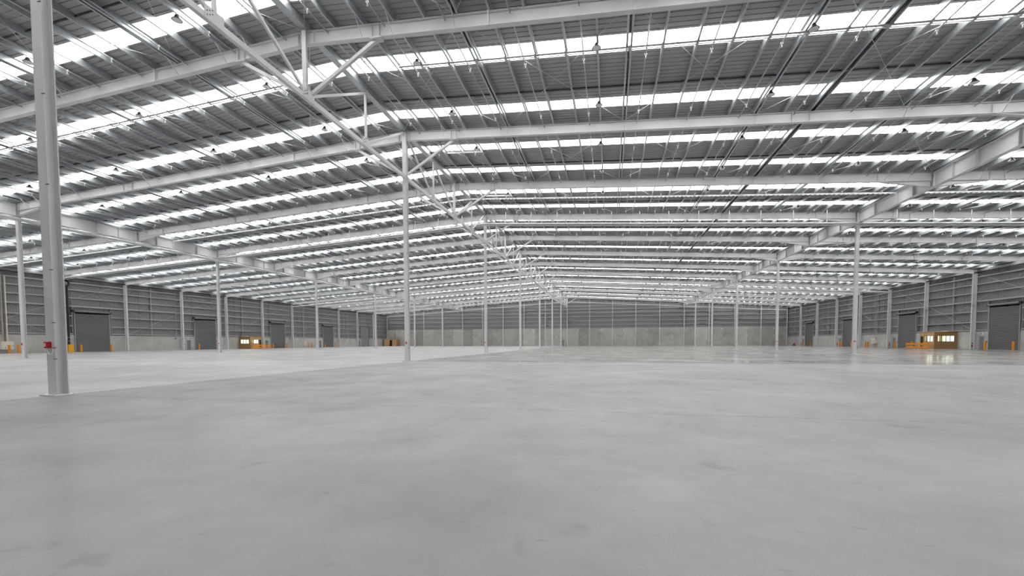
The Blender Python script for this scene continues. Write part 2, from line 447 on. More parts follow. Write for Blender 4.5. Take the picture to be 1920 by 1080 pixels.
# back wall
mb = MB(); x = -XW - .3; prof = []
while x < XW + .3:
    prof += [(x, 0), (x + .17, 0), (x + .19, .035), (x + .23, .035)]; x += .25
prof.append((XW + .3, 0)); n = len(prof)
vs = [(q[0], YB + .24 - q[1], 6.5) for q in prof] + [(q[0], YB + .24 - q[1], zt(q[0]) + ZS - .01) for q in prof]
mb.add(vs, [(i, i + 1, n + i + 1, n + i) for i in range(n - 1)])
for s in (-1, 1):
    mb.add([(0, YB + .28, -.3), (s * (XW + .4), YB + .28, -.3), (s * (XW + .4), YB + .28, zt(XW) + ZS + .1), (0, YB + .28, zt(0) + ZS + .1)], [(0, 1, 2, 3)])
wb = struct(mb.build('wall_back', 'clad'), 'far grey end wall with tall concrete panels below ribbed cladding')
ZP = 6.68
for i in range(-9, 9):
    for h_ in (0, 1):
        a = (i + h_ * .5) * BB; b = a + BB / 2
        o = MB().box(max(a, -XW) + .01, min(b, XW) - .01, YB, YB + .18, 0.002, ZP).build('concrete_panel', 'dado', wb)
        t = random.choice((.62, .72, .78, .84, .90, 1.02)); o.color = (t, t * .995, t * .965, 1)
for i in range(-9, 9):
    for z in (5.98, 3.58):
        MB().box((i + .5) * BB - .12, (i + .5) * BB + .12, YB - .03, YB - .001, z - .12, z + .12).build('fixing_plate', 'white', wb)
for z in (16.0, 14.9, 13.7, 12.36, 10.98, 9.36, 7.93):
    xm = min(XW - .1, (17.6 - z) / SL)
    MB().box(-xm, xm, YB - .08, YB + .2, z - .08, z + .08).build('girt', 'girt', wb)
for i in range(-9, 10):
    x = i * BB if abs(i) < 9 else math.copysign(XW - .25, i)
    MB().ibeam((x, YB - .28, 0.0), (x, YB - .28, zt(x) - .02), 0.30, 0.20, .018, .012, up=(0, 1, 0)).build('wall_post', 'steel', wb)
# service pipe below the roof along the back wall
for s in (-1, 1):
    MB().tube((0, YB - .6, zt(0) - 1.15), (s * (XW - .4), YB - .6, zt(XW) - 1.15), .07, 8).build('service_pipe', 'pipe', wb)
    for q in range(1, 36):
        x = s * q * 2.1
        MB().box(x - .025, x + .025, YB - .62, YB - .58, zt(x) - 1.1, zt(x) + .1).build('pipe_hanger', 'pipe', wb)
# front wall behind the viewer
mb = MB().box(-XO, XO, YF - .34, YF - .24, -0.3, 13.4)
for s in (-1, 1):
    mb.add([(0, YF - .24, 13.3), (s * XO, YF - .24, 13.3), (s * XO, YF - .24, zt(XW) + ZS), (0, YF - .24, zt(0) + ZS)], [(0, 1, 2, 3)])
wf = struct(mb.build('wall_front', 'clad'), 'plain grey front wall behind the viewpoint')
for i in range(-9, 9):
    o = MB().box(max(-XW, i * BB) + .01, min(XW, (i + 1) * BB) - .01, YF - .22, YF - .04, 0.002, 3.0).build('concrete_panel', 'dado', wf)

# ================================================================== RIDGE COLUMNS, TRUSSES
def from_back(k): return ORD[int(round(6 - k))]
CW, CD = 0.34, 0.29
def hcolumn(root, x, y, z1, name='shaft'):
    mb = MB().ibeam((x, y, 0.03), (x, y, z1), CD, CW, .026, .016, up=(0, 1, 0))
    part(mb, name, 'steel', root)
    part(MB().box(x - .30, x + .30, y - .28, y + .28, 0.002, .03), 'base_plate', 'steel', root)
    for sx in (-1, 1):
        for sy in (-1, 1): part(MB().cone((x + sx * .24, y + sy * .22), .016, .016, .03, .06, 6), 'anchor_bolt', 'steel', root)
def alarm_box(root, x, y, z=1.47):
    g = part(MB().box(x - .135, x - .005, y - .10, y, z - .09, z + .09), 'alarm_box', 'red', root)
    l = root.location
    c = MB().box(x - .115, x - .06, y - .108, y - .1, z - .05, z + .05); local(c, l).build('alarm_button', 'white', g)
    pts = [(x - .07 + .11 * (1 - math.cos(t)) , y - .06, z - .09 - .02 - .16 * math.sin(t)) for t in [i * math.pi / 10 for i in range(11)]]
    local(MB().path(pts, .011, 6), l).build('alarm_cable', 'white', g)
for k in range(-1, 6):
    y = k * D
    near_ = {-1: 'large foreground steel column at left edge of frame on the ridge line',
             0: 'tall steel ridge column left of centre with red alarm box'}
    lab = near_.get(k, f'grey steel ridge column under truss, {from_back(k)} column from the back wall')
    c = thing('steel_column', lab, 'column', (0, y, 0), 'ridge line columns')
    hcolumn(c, 0, y, zt(0) - .04)
    alarm_box(c, .04 if k < 0 else .03, y - CD / 2 - .002, 1.46)
    if k <= 1:
        for z in (1.06, 1.38, 2.1, 3.6, 6.0, 8.5, 11.0):
            part(MB().box(.1, CW / 2 + .03, y - CD / 2 - .012, y - CD / 2 + .02, z - .01, z + .01), 'cable_clip', 'bolt', c)
for s in (-1, 1):
    for k in range(-1, 6):
        x, y = s * GX, k * D
        q = project((x, y, 5))
        if q is None or not (-80 < q[0] < 2000): continue
        lab = f'grey steel column under the {side(s)} girder, {from_back(k)} from the back wall'
        c = thing('steel_column', lab, 'column', (x, y, 0), f'{side(s)} girder columns')
        hcolumn(c, x, y, 13.72)
        part(MB().box(x - .28, x + .28, y - .25, y + .25, 13.72, 13.76), 'cap_plate', 'steel', c)
        part(MB().ibeam((x, y, 13.76), (x, y, 14.13), CD, CW * .9, .026, .016, up=(0, 1, 0)), 'cap_stub', 'steel', c)
        alarm_box(c, x + .03, y - CD / 2 - .002, 1.46)

ZC = 14.42
for n in range(-2, 6):
    y0, y1 = n * D, (n + 1) * D
    nth = from_back(n + .0)
    t = thing('ridge_truss', f'grey steel ridge truss with bottom chord and diagonals, {nth} truss from the back wall', 'truss', (0, y0, ZC), 'ridge trusses')
    a, b = max(y0 + CD / 2 + .02, YF + .05), y1 - (CD / 2 + .02 if n < 5 else .6)
    part(MB().beam((0, a, ZC), (0, b, ZC), .20, .25), 'bottom_chord', 'steel', t)
    ztop = zt(0) - .02
    yq = [y0 + D * i / 4 for i in range(5)]
    if n > -2: part(MB().ibeam((0, yq[2] - .21, ZC + .13), (0, yq[2] - .21, ztop), .13, .25, .02, .014, up=(0, 1, 0)), 'half_post', 'steel', t)
    for i in ((1, 3) if n > -2 else (3,)):
        part(MB().beam((0, yq[i], ZC + .13), (0, yq[i], ztop), .13, .13), 'quarter_post', 'steel', t)
    for (ya, za, yb, zb) in ((yq[2], ZC + .2, yq[1] + .1, ztop - .1), (yq[2], ZC + .2, yq[3] - .1, ztop - .1), (yq[1], ZC + .2, y0 + .25, ztop - .1), (yq[3], ZC + .2, y1 - (.25 if n < 5 else .7), ztop - .1))[0 if n > -2 else 3:]:
        e = .22 if yb > ya else -.22
        part(MB().beam((0, ya + e, za + .05), (0, yb, zb), .12, .14), 'diagonal', 'steel', t)
    # knee struts from the chord up to the rafters, at the column line and at mid-bay
    for yy in ((y0, yq[2]) if n >= -1 else ()):
        for s in (-1, 1):
            yo = yy - (0.0 if yy == yq[2] else 0.0)
            part(MB().beam((s * .22, yo, ZC + .22), (s * 4.0, yo, zt(4) - .76), .17, .17), 'knee_strut', 'steel', t)
            part(MB().box(min(s * 3.75, s * 4.35), max(s * 3.75, s * 4.35), yo - .2, yo + .2, zt(4) - .76, zt(4) - .735 + .02), 'strut_seat', 'steel', t)
    # gusset plates with bolts
    for i in ((1, 2, 3) if n > -2 else (3,)):
        yy = yq[i]; g = part(MB().box(.101, .115, yy - .55, yy + .35, ZC - .12, ZC + .42), 'gusset_plate', 'steel', t)
        if n > 0: continue
        for by in range(3):
            for bz in range(2):
                bm = MB().box(.115, .13, yy - .45 + by * .12, yy - .41 + by * .12, ZC + .02 + bz * .16 + by * .08, ZC + .06 + bz * .16 + by * .08)
                local(bm, t.location).build('bolt', 'bolt', g)

# ================================================================== RAFTERS, GIRDERS
RD, RW = 0.66, 0.28
def rafter(name, lab, grp, x0, x1, y, root=None):
    cx = (x0 + x1) / 2
    r_ = thing(name, lab, 'rafter', (cx, y, zt(cx) - RD), grp); return r_
def rafter_run(root, xa, xb, y, name='rafter_beam'):
    part(MB().ibeam((xa, y, zt(xa) - RD / 2 - .001), (xb, y, zt(xb) - RD / 2 - .001), RD, RW), name, 'steel', root)
def stiff(root, x, y, w=.016, name='stiffener', ext=0.0):
    part(MB().box(x - w / 2, x + w / 2, y - RW / 2 - ext, y + RW / 2 + ext, zt(x) - RD + .02 - ext, zt(x) - .02 + ext), name, 'steel', root)
def flybrace(root, x, y, s, d=-1):
    part(MB().beam((x, y + d * 0.13, zt(x) - RD + .03), (x, y + d * .85, zt(x) + .03), .06, .014, up=(1, 0, 0)), 'fly_brace', 'steel', root)
for k2 in range(-3, 12):
    k = k2 / 2; y = k * D; nth = ORD[12 - k2]
    whole = (k2 % 2 == 0)
    m_ = thing('roof_rafter', f'central grey I-beam roof rafter crossing the ridge, {nth} from the back wall', 'rafter', (0, y, zt(0) - RD), 'central roof rafters')
    for s in (-1, 1):
        xa = s * (CW / 2 + .02 if whole else .0)
        rafter_run(m_, xa, s * (GX - .21), y)
        for x in (9.96, 27.1): stiff(m_, s * x, y, .05, 'splice_plate', .03)
        for x in (.45, 3.85, 4.25, 28.1, 37.7, GX - .25): stiff(m_, s * x, y)
        for x in (2 * P, 3 * P, 5 * P, 10 * P, 15 * P, 20 * P, 23 * P, 24 * P): flybrace(m_, s * x, y, s)
        # haunch down to the girder bottom flange
        xh0, xh1 = GX - 3.9, GX - .24
        part(MB().add([(s * xh0, y - .012, zt(xh0) - RD), (s * xh1, y - .012, zt(xh1) - RD), (s * xh1, y - .012, 14.2),
                       (s * xh0, y + .012, zt(xh0) - RD), (s * xh1, y + .012, zt(xh1) - RD), (s * xh1, y + .012, 14.2)],
                      [(0, 1, 2), (5, 4, 3), (0, 2, 5, 3), (1, 4, 5, 2), (0, 3, 4, 1)]), 'haunch_web', 'steel', m_)
        part(MB().beam((s * xh0, y, zt(xh0) - RD - .012), (s * xh1, y, 14.19), RW, .02), 'haunch_flange', 'steel', m_)
        if y > -20:
            o_ = thing('roof_rafter', f'{side(s)} outer grey roof rafter between girder and side wall, {nth} from back wall', 'rafter', (s * 58, y, zt(58) - RD), f'{side(s)} outer rafters')
            rafter_run(o_, s * (GX + .21), s * (XW - .02), y)
            for x in (46.5, 60.0): stiff(o_, s * x, y, .05, 'splice_plate', .03)
            for x in (GX + .3, 45.5, 53.0, 66.0, XW - .6): stiff(o_, s * x, y)
            for x in (27 * P, 30 * P, 35 * P, 40 * P): flybrace(o_, s * x, y, s)
            xh0, xh1 = GX + 3.9, GX + .24
            part(MB().beam((s * xh0, y, zt(xh0) - RD - .012), (s * xh1, y, 14.19), RW, .02), 'haunch_flange', 'steel', o_)
            part(MB().add([(s * xh0, y - .012, zt(xh0) - RD), (s * xh1, y - .012, zt(xh1) - RD), (s * xh1, y - .012, 14.2),
                           (s * xh0, y + .012, zt(xh0) - RD), (s * xh1, y + .012, zt(xh1) - RD), (s * xh1, y + .012, 14.2)],
                          [(0, 1, 2), (5, 4, 3), (0, 2, 5, 3), (1, 4, 5, 2), (0, 3, 4, 1)]), 'haunch_web', 'steel', o_)
for s in (-1, 1):
    for n in range(-1, 6):
        x = s * GX; y0, y1 = n * D, (n + 1) * D
        g = thing('jack_girder', f'deep grey {side(s)} girder carrying rafters, {from_back(n)} bay from the back wall', 'girder', (x, y0, 14.15), f'{side(s)} girders')
        zb, zt_ = 14.15, zt(GX) - .01
        part(MB().ibeam((x, y0 + .01, (zb + zt_) / 2), (x, y1 - .01, (zb + zt_) / 2), zt_ - zb, .40, .03, .016), 'girder_beam', 'steel', g)
        for q in (.30, .70):
            part(MB().box(x - .235, x + .235, y0 + q * D - .03, y0 + q * D + .03, zb - .02, zt_ - .02), 'splice_plate', 'steel', g)
        for q in (.012, .15, .40, .488, .512, .60, .85, .988):
            part(MB().box(x - .19, x + .19, y0 + q * D - .009, y0 + q * D + .009, zb + .03, zt_ - .03), 'stiffener', 'steel', g)

# side-wall portal columns
for s in (-1, 1):
    for k2 in range(-1, 12):
        y = k2 / 2 * D; x0, x1 = XW - .60, XW - .02
        q = project((s * XW, y, 3))
        if q is None or not (-60 < q[0] < 1980): continue
        c = thing('portal_column', f'grey steel portal column on the {side(s)} wall, {ORD[12 - k2]} from back wall', 'column', (s * (XW - .3), y, 0), f'{side(s)} wall portal columns')
        xm = s * (x0 + x1) / 2
        part(MB().ibeam((xm, y, 0.002), (xm, y, zt(XW) - RD - .01), x1 - x0, .27, .022, .014, up=(1, 0, 0)), 'shaft', 'steel', c)
        for z in (7.45, 7.15): part(MB().box(min(s * x0, s * x1) + .01, max(s * x0, s * x1) - .01, y - .13, y + .13, z, z + .02), 'stiffener', 'steel', c)

# ================================================================== PIPES AND TRAYS
def sloped_pipe(root, name, y, dz, r_, xa=-75, xb=75, mat='pipe'):
    mb = MB()
    if xa < 0: mb.tube((xa, y, zt(xa) + dz), (min(0, xb), y, zt(min(0, xb)) + dz), r_, 10)
    if xb > 0: mb.tube((max(0, xa), y, zt(max(0, xa)) + dz), (xb, y, zt(xb) + dz), r_, 10)
    return part(mb, name, mat, root)
for k, w in ((1.0, 'nearest the ridge column row'), (3.5, 'in the distance')):
    y = k * D - .66
    t = thing('sprinkler_main', f'grey sprinkler main pipe hung below a rafter {"at the second ridge column" if k < 2 else "far down the hall"}', 'pipe', (0, y, zt(0) - 1.3), 'sprinkler mains')
    sloped_pipe(t, 'upper_pipe', y, -1.31, .095); sloped_pipe(t, 'lower_pipe', y + .1, -1.50, .07)
    for i in range(-22, 23):
        x = math.copysign(abs(i) * 3.24 - .35, i)
        if i == 0 or abs(x) > 74 or abs(abs(x) - GX) < .5: continue
        part(MB().box(x - .035, x + .035, y - .02, y + .02, zt(x) - 1.36, zt(x) + .12), 'pipe_hanger', 'pipe', t)
t = thing('sprinkler_riser_main', 'thick grey pipe running along the left girder bottom', 'pipe', (-GX + .95, 0, 13.88))
part(MB().tube((-GX + .95, -14, 13.66), (-GX + .95, YB - 1.5, 13.66), .155, 14), 'pipe_run', 'pipe', t)
for i in range(0, 44):
    y = -13 + i * 3.3
    part(MB().tube((-GX + .95, y - .06, 13.66), (-GX + .95, y + .06, 13.66), .19, 12), 'pipe_coupling', 'pipe', t)
    part(MB().box(-GX + .735, -GX + .765, y + 1.19, y + 1.21, 13.82, 14.16), 'pipe_hanger', 'pipe', t)
t = thing('cable_tray', 'long perforated cable tray crossing the roof beyond the second rafter', 'cable tray', (0, 15.5, zt(0) - .15))
for s in (-1, 1):
    for dy in (-.1, .1):
        for xa, xb in ((.02, GX - .3), (GX + .3, 75)):
            part(MB().beam((s * xa, 15.5 + dy, zt(xa) - .23), (s * xb, 15.5 + dy, zt(xb) - .23), .012, .10), 'tray_rail', 'pipe', t)
    mb = MB()
    for i in range(1, 187):
        x = s * i * .4
        if abs(abs(x) - GX) < .42: continue
        mb.box(x - .1, x + .1, 15.4, 15.6, zt(x) - .275, zt(x) - .265)
    o = part(mb, 'tray_rungs', 'pipe', t); o['kind'] = 'stuff'
for s in (-1, 1):  # bridging bars: white tube paints the skylit underside, grey the dark upper bar
    t = thing('bar_pair', f'grey bridging bar, lit underside painted white, clipped under purlins beside a skylight, {side(s)} of ridge', 'bar', (s * 3.6, -7.82, zt(3.6) - .05), 'white bars under purlins')
    for dy in (0, .19):
        part(MB().tube((s * 3.6, -7.92 + dy, zt(3.6) - .05), (s * 41, -7.92 + dy, zt(41) - .05), .032 if dy else .05, 8), 'bar', 'white' if dy else 'girt', t)
    for i in range(3, 25):
        x = s * i * P; part(MB().box(x - .05, x + .09, -7.98, -7.67, zt(x) - .09, zt(x) - .002), 'bar_clip', 'galv', t)
for j, lab in ((0, 'first'), (1, 'second')):
    y = j * H + 3.7
    t = thing('bar_pair', f'short white bar pair near ridge in the {lab} bay past the tall column', 'bar', (3.4, y, zt(3.4)), 'white bars under purlins')
    for dy in (0, .19): part(MB().tube((2.0, y + dy, zt(2) - .05), (5.2, y + dy, zt(5.2) - .05), .03, 8), 'bar', 'white', t)

# sprinkler lines with heads
heads = []
head = MB()
head.cone((0, 0), .016, .016, -.15, -.02, 8); head.cone((0, 0), .03, .02, -.17, -.15, 8)
head.cone((0, 0), .05, .05, -.187, -.178, 10); head.beam((-.06, 0, 0), (.06, 0, 0), .06, .06)
head.beam((-.06, 0, -.02), (-.01, 0, -.10), .015, .015); head.beam((.06, 0, -.02), (.01, 0, -.10), .015, .015)
head_me = head.mesh('sprinkler_head', 'white')
pi_ = 0
for s in (-1, 1):
    i = 0
    for q in range(0, 23):
        x = s * (1.27 + 3.24 * q)
        if x > 0 and abs(x) > 74 or abs(x) > 74: continue
        ya, yb = -3 * H, YB - 1
        if not any(in_view((x, y, zt(x))) for y in [ya + i_ * (yb - ya) / 60 for i_ in range(61)]): continue
        i = q + 1
        zc = zt(x) - .125
        t = thing('sprinkler_line', f'thin sprinkler pipe with white heads running lengthwise, {ORD[i]} line {side(s)} of ridge', 'pipe', (x, 0, zc), 'lengthwise sprinkler lines')
        part(MB().tube((x, ya, zc), (x, yb, zc), .034, 8), 'pipe_run', 'galv', t)
        far = MB(); nf = 0
        for j in range(-3, 12):
            for off in (3.9, 9.6):
                y = j * H + off; qv = project((x, y, zc))
                if qv is None or not (-10 < qv[0] < 1930 and -10 < qv[1] < 1090): continue
                if qv[2] < 42: put('sprinkler_head', head_me, t, (0, y, 0))
                else: far.add([(a[0], a[1] + y, a[2]) for a in head.v], head.f); nf += 1
        if nf:
            o = far.build('sprinkler_head_run', 'white', t); o['kind'] = 'stuff'

# high-bay lamps
def lamp_parts():
    hk = MB().box(-.008, .008, -.008, .008, .17, .27)
    hs = MB().cone((0, 0), .12, .085, .07, .18, 12)
    rf = MB().cone((0, 0), .24, .12, -.06, .07, 16)
    ln = MB().cone((0, 0), .20, .20, -.066, -.060, 16)
    return [('hook', hk.mesh('hook', 'galv')), ('housing', hs.mesh('housing', 'lamp')), ('reflector', rf.mesh('reflector', 'lamp')), ('lens', ln.mesh('lens', 'lens'))]
LP = lamp_parts()
lamps = []
for s in (-1, 1):
    for c in range(0, 8):
        x = s * (3 * P + 6 * P * c)
        if abs(x) > 73: continue
        for j in range(-3, 12):
            for h_, off in enumerate((2.75, 8.3)):
                y = j * H + off; Pz = zt(x) - .27
                q = project((x + .1, y, Pz))
                if q and -8 < q[0] < 1928 and -8 < q[1] < 1088:
                    row = (11 - j) * 2 + (2 - h_)
                    lamps.append((q[2], x + .0, y, Pz, s, c + 1, row))
lamps.sort()
for d, x, y, z, s, c, row in lamps[:300]:
    t = thing('high_bay_lamp', f'small dark high-bay lamp, {ORD[c]} {side(s)} of the ridge, {ORD[row]} row from back wall', 'lamp', (x, y, z), 'high-bay lamps')
    for nm, me in LP: put(nm, me, t)
if lamps[300:]:
    mb = MB()
    for d, x, y, z, s, c, row in lamps[300:]:
        mb.cone((x, y), .075, .06, z + .06, z + .15, 8); mb.cone((x, y), .175, .075, z - .03, z + .06, 8); mb.box(x - .01, x + .01, y - .01, y + .01, z + .15, z + .27)
    o = tag(mb.build('high_bay_lamps_distant', 'lamp'), 'tiny dark high-bay lamps in the far distance', 'lamp'); o['kind'] = 'stuff'

# ================================================================== DOORS
dn = 0
for s in (-1, 1):
    for n in range(1 if s < 0 else 2, 6):
        if s < 0 and n == 5: continue
        dn += 1; y0, y1 = (n + ROLL[0]) * D, (n + ROLL[1]) * D; xf = s * (XW - .02)
        d_ = bpy.data.objects.new(f'door_{dn}', None); COL.objects.link(d_); d_.location = (xf, (y0 + y1) / 2, 0)
        struct(d_, f'dark grey roller shutter door on the {side(s)} wall, {ORD[6 - n]} from the back')
        # ribbed curtain
        mb = MB(); zz = 0.02; prof = [(0, .02)]
        step = 0.27
        while zz + step < 6.95:
            prof += [(0, zz + .03), (.03, zz + .07), (.03, zz + step - .04), (0, zz + step)]; zz += step
        prof.append((0, 6.98)); m = len(prof)
        vs = [(xf - s * q[0], y0 + .06, q[1]) for q in prof] + [(xf - s * q[0], y1 - .06, q[1]) for q in prof]
        mb.add(vs, [(i, i + 1, m + i + 1, m + i) for i in range(m - 1)])
        mb.box(min(xf, xf + s * .03), max(xf, xf + s * .03), y0 + .06, y1 - .06, .01, 6.98)
        part(mb, 'curtain', 'roller', d_)
        for yy in (y0, y1): part(MB().box(min(xf + s * .02, xf - s * .1), max(xf + s * .02, xf - s * .1), yy - .055, yy + .055, .004, 7.0), 'guide_rail', 'girt', d_)
        part(MB().tube((xf - s * .2, y0 - .1, 7.12), (xf - s * .2, y1 + .1, 7.12), .13, 12), 'roller_drum', 'roller', d_)
        part(MB().box(min(xf - s * .02, xf - s * .26), max(xf - s * .02, xf - s * .26), y0 - .05, y1 + .05, 7.23, 7.29), 'drum_cover', 'girt', d_)
        part(MB().box(min(xf, xf - s * .4), max(xf, xf - s * .4), y0 - .45, y0 - .11, 6.95, 7.32), 'motor_box', 'dark', d_)
        part(MB().box(min(xf, xf - s * .3), max(xf, xf - s * .3), y1 + .11, y1 + .25, 7.0, 7.25), 'end_bracket', 'dark', d_)
        part(MB().box(xf - .03, xf + .03, y0 + .06, y1 - .06, .004, .05), 'bottom_rail', 'girt', d_)
for s in (-1, 1):
    for n in range(1 if s < 0 else 2, 6):
        dn += 1; yc = (n + (.072 if s < 0 else .436)) * D; xf = s * XW
        d_ = bpy.data.objects.new(f'door_{dn}', None); COL.objects.link(d_); d_.location = (xf, yc, 0)
        struct(d_, f'small grey personnel door in the {side(s)} wall, {ORD[6 - n]} from the back')
        a, b = sorted((xf - s * .002, xf - s * .05))
        for yy in (yc - .47, yc + .47): part(MB().box(a, b, yy - .04, yy + .04, .004, 2.25), 'door_frame', 'girt', d_)
        part(MB().box(a, b, yc - .43, yc + .43, 2.17, 2.25), 'door_frame', 'girt', d_)
        a2, b2 = sorted((xf - s * .002, xf - s * .03))
        lf = part(MB().box(a2, b2, yc - .425, yc + .425, .01, 2.165), 'door_leaf', 'door', d_)
        h_ = MB().box(min(xf - s * .03, xf - s * .09), max(xf - s * .03, xf - s * .09), yc + .28, yc + .4, 1.0, 1.04)
        local(h_, d_.location).build('door_handle', 'galv', lf)
        part(MB().box(a, b, yc - .95 - .06, yc - .95 + .06, 1.15, 1.4), 'push_button', 'dark', d_)
        if n >= 2:
            sg = thing('exit_sign', f'white and green exit sign above the personnel door, {ORD[6 - n]} from back on {side(s)} wall', 'sign', (xf - s * .05, yc, 2.6), 'exit signs')
            part(MB().box(min(xf - s * .002, xf - s * .06), max(xf - s * .002, xf - s * .06), yc - .28, yc + .28, 2.45, 2.75), 'sign_panel', 'white', sg)
            xg = xf - s * .062
            gb = MB().box(xg - .002, xg + .002, yc - .05, yc + .26, 2.48, 2.72)
            pn = part(gb, 'green_field', 'green', sg)
            # running figure
            fg = MB(); xq = xf - s * .066; yo = yc + .1
            fg.box(xq - .001, xq + .001, yo - .015, yo + .025, 2.665, 2.70)
            for (a_, b_) in (((yo, 2.66), (yo + .02, 2.59)), ((yo + .02, 2.59), (yo + .07, 2.55)), ((yo + .02, 2.59), (yo - .04, 2.52)), ((yo, 2.65), (yo - .06, 2.61)), ((yo + .01, 2.65), (yo + .06, 2.63))):
                fg.beam((xq, a_[0], a_[1]), (xq, b_[0], b_[1]), .002, .022, up=(1, 0, 0))
            local(fg, sg.location).build('running_figure', 'white', pn)
dn += 1
d_ = bpy.data.objects.new(f'door_{dn}', None); COL.objects.link(d_); d_.location = (-1.6, YB, 0); struct(d_, 'small dark personnel door in the far end wall by the ridge post')
part(MB().box(-2.05, -1.15, YB - .04, YB - .002, .006, 2.2), 'door_leaf', 'door', d_)
for x in (-2.1, -1.1): part(MB().box(x - .04, x + .04, YB - .06, YB - .002, .006, 2.27), 'door_frame', 'girt', d_)
part(MB().box(-2.06, -1.14, YB - .06, YB - .002, 2.2, 2.27), 'door_frame', 'girt', d_)
part(MB().box(-1.25, -1.2, YB - .1, YB - .04, 1.0, 1.15), 'door_handle', 'galv', d_)
for x, lab in ((-53.6, 'small green exit sign hung before the far wall, left part'), (53.4, 'small green exit sign hung before the far wall, right part')):
    sg = thing('exit_sign', lab, 'sign', (x, YB - .5, 2.7), 'hung exit signs')
    part(MB().box(x - .3, x + .3, YB - .53, YB - .47, 2.55, 2.85), 'sign_panel', 'white', sg)
    part(MB().box(x - .12, x + .24, YB - .536, YB - .531, 2.58, 2.82), 'green_field', 'green', sg)
    part(MB().box(x - .015, x + .015, YB - .515, YB - .485, 2.85, 6.9), 'drop_rod', 'pipe', sg)
    part(MB().box(x - .015, x + .015, YB - .5, YB - .002, 6.86, 6.9), 'wall_bracket', 'pipe', sg)

# ================================================================== FURNISHINGS ALONG THE WALLS
def bollard(s, k, lab):
    x, y = s * 74.3, k * D
    t = thing('bollard', lab, 'bollard', (x, y, 0), 'orange bollards')
    part(MB().cone((x, y), .14, .14, .012, 1.29, 16).cone((x, y), .14, .08, 1.29, 1.34, 16), 'post', 'orange', t)
    part(MB().box(x - .19, x + .19, y - .19, y + .19, .001, .012), 'base_plate', 'orange', t)
for k, w in ((.726, 'nearer one, in front of the cream cabinet by left wall'), (.773, 'further one, beside the cream cabinet by left wall'), (1.14, 'before the nearest left roller door, beside yellow box'),
             (1.349, 'at the far side of the nearest left roller door'), (2.135, 'at the near side of the second left roller door'), (3.117, 'just past the left barrier'),
             (3.343, 'at the far side of the third left roller door'), (3.754, 'nearer of the pair by the far left cabinet'), (3.817, 'further of the pair by the far left cabinet'),
             (4.107, 'at the near side of the farthest left roller door'), (4.336, 'at the far side of the farthest left roller door')):
    bollard(-1, k, 'orange bollard ' + w)
for k, w in ((2.328, 'beside the nearest right personnel door'), (2.108, 'before the nearest right roller door'), (3.324, 'in front of the second right personnel door'), (3.10, 'beside the right barrier rail'),
             (4.327, 'further one by the third right personnel door'), (4.28, 'nearer one by the third right personnel door'), (4.077, 'before the third right roller door'),
             (5.31, 'by the farthest right personnel door'), (5.066, 'before the farthest right roller door'), (3.801, 'further of the pair by the right cream cabinet'), (3.762, 'nearer of the pair by the right cream cabinet')):
    bollard(1, k, 'orange bollard ' + w)

def cabinet(s, y0, y1, z0, z1, lab, pipe_top, two=False):
    xb = s * (XW - .01); xa = s * (XW - .5)
    yc = (y0 + y1) / 2
    t = thing('electrical_cabinet', lab, 'cabinet', (xb, yc, z0), 'cream wall cabinets')
    part(MB().box(min(xa, xb), max(xa, xb), y0, y1, z0, z1), 'cabinet_body', 'cream', t)
    for a, b in ((y0 + .02, yc - .01), (yc + .01, y1 - .02)):
        dr = part(MB().box(min(xa, xa - s * .02), max(xa, xa - s * .02), a, b, z0 + .03, z1 - .03), 'cabinet_door', 'cream', t)
        local(MB().box(min(xa - s * .02, xa - s * .04), max(xa - s * .02, xa - s * .04), b - .12, b - .06, z0 + .5, z0 + .62), t.location).build('latch', 'dark', dr)
    part(MB().box(min(xa - s * .001, xa - s * .024), max(xa - s * .001, xa - s * .024), y0 + .35, y0 + .47, z0 + .22, z0 + .34), 'meter', 'dark', t)
    xp = s * (XW - .2)
    part(MB().tube((xp, yc - .12, z1), (xp, yc - .12, pipe_top), .06, 8), 'cable_riser', 'brown' if two else 'pipe', t)
    if two:
        part(MB().box(xp - .06, xp + .06, yc + .05, yc + .2, z1, pipe_top), 'cable_duct', 'cream', t)
        part(MB().box(xp - .07, xp + .07, yc - .42, yc - .30, 2.9, pipe_top), 'duct_post', 'girt', t)
cabinet(-1, 15.86, 17.25, .62, 1.86, 'cream double electrical cabinet on the left wall near the left edge', 12.0, True)
cabinet(-1, 83.3, 84.5, .75, 2.0, 'small cream electrical cabinet on the far left wall below a pipe', 12.3)
cabinet(1, 83.2, 84.8, .88, 2.12, 'cream electrical cabinet on the right wall below a pipe', 12.3)
cabinet(-1, 124.6, 125.9, .7, 2.1, 'small white cabinet beside the far left plywood hut', 3.0)

# black rainwater pipe with yellow guard
t = thing('rainwater_pipe', 'black vertical rainwater pipe beside nearest left roller door', 'pipe', (-74.6, 24.1, 0))
part(MB().tube((-74.6, 24.1, 1.36), (-74.6, 24.1, 11.3), .15, 12), 'pipe_run', 'dark', t)
part(MB().path([(-74.6, 24.1, 11.25), (-74.45, 24.3, 11.6), (-74.45, 24.3, 12.0), (-74.9, 23.9, 12.4)], .15, 10), 'pipe_offset', 'dark', t)
for z in (1.9, 2.5, 3.2, 5.0, 7.0, 9.0): part(MB().cone((-74.6, 24.1), .175, .175, z, z + .07, 12), 'pipe_bracket', 'girt' if z < 3 else 'dark', t)
t = thing('pipe_guard', 'yellow steel guard box around the black pipe foot', 'guard', (-74.55, 24.1, 0))
for a in ((-74.95, -74.93, 23.72, 24.48), (-74.17, -74.15, 23.72, 24.48), (-74.93, -74.17, 23.72, 23.74), (-74.93, -74.17, 24.46, 24.48)):
    part(MB().box(a[0], a[1], a[2], a[3], .002, 1.33), 'guard_panel', 'yellow', t)
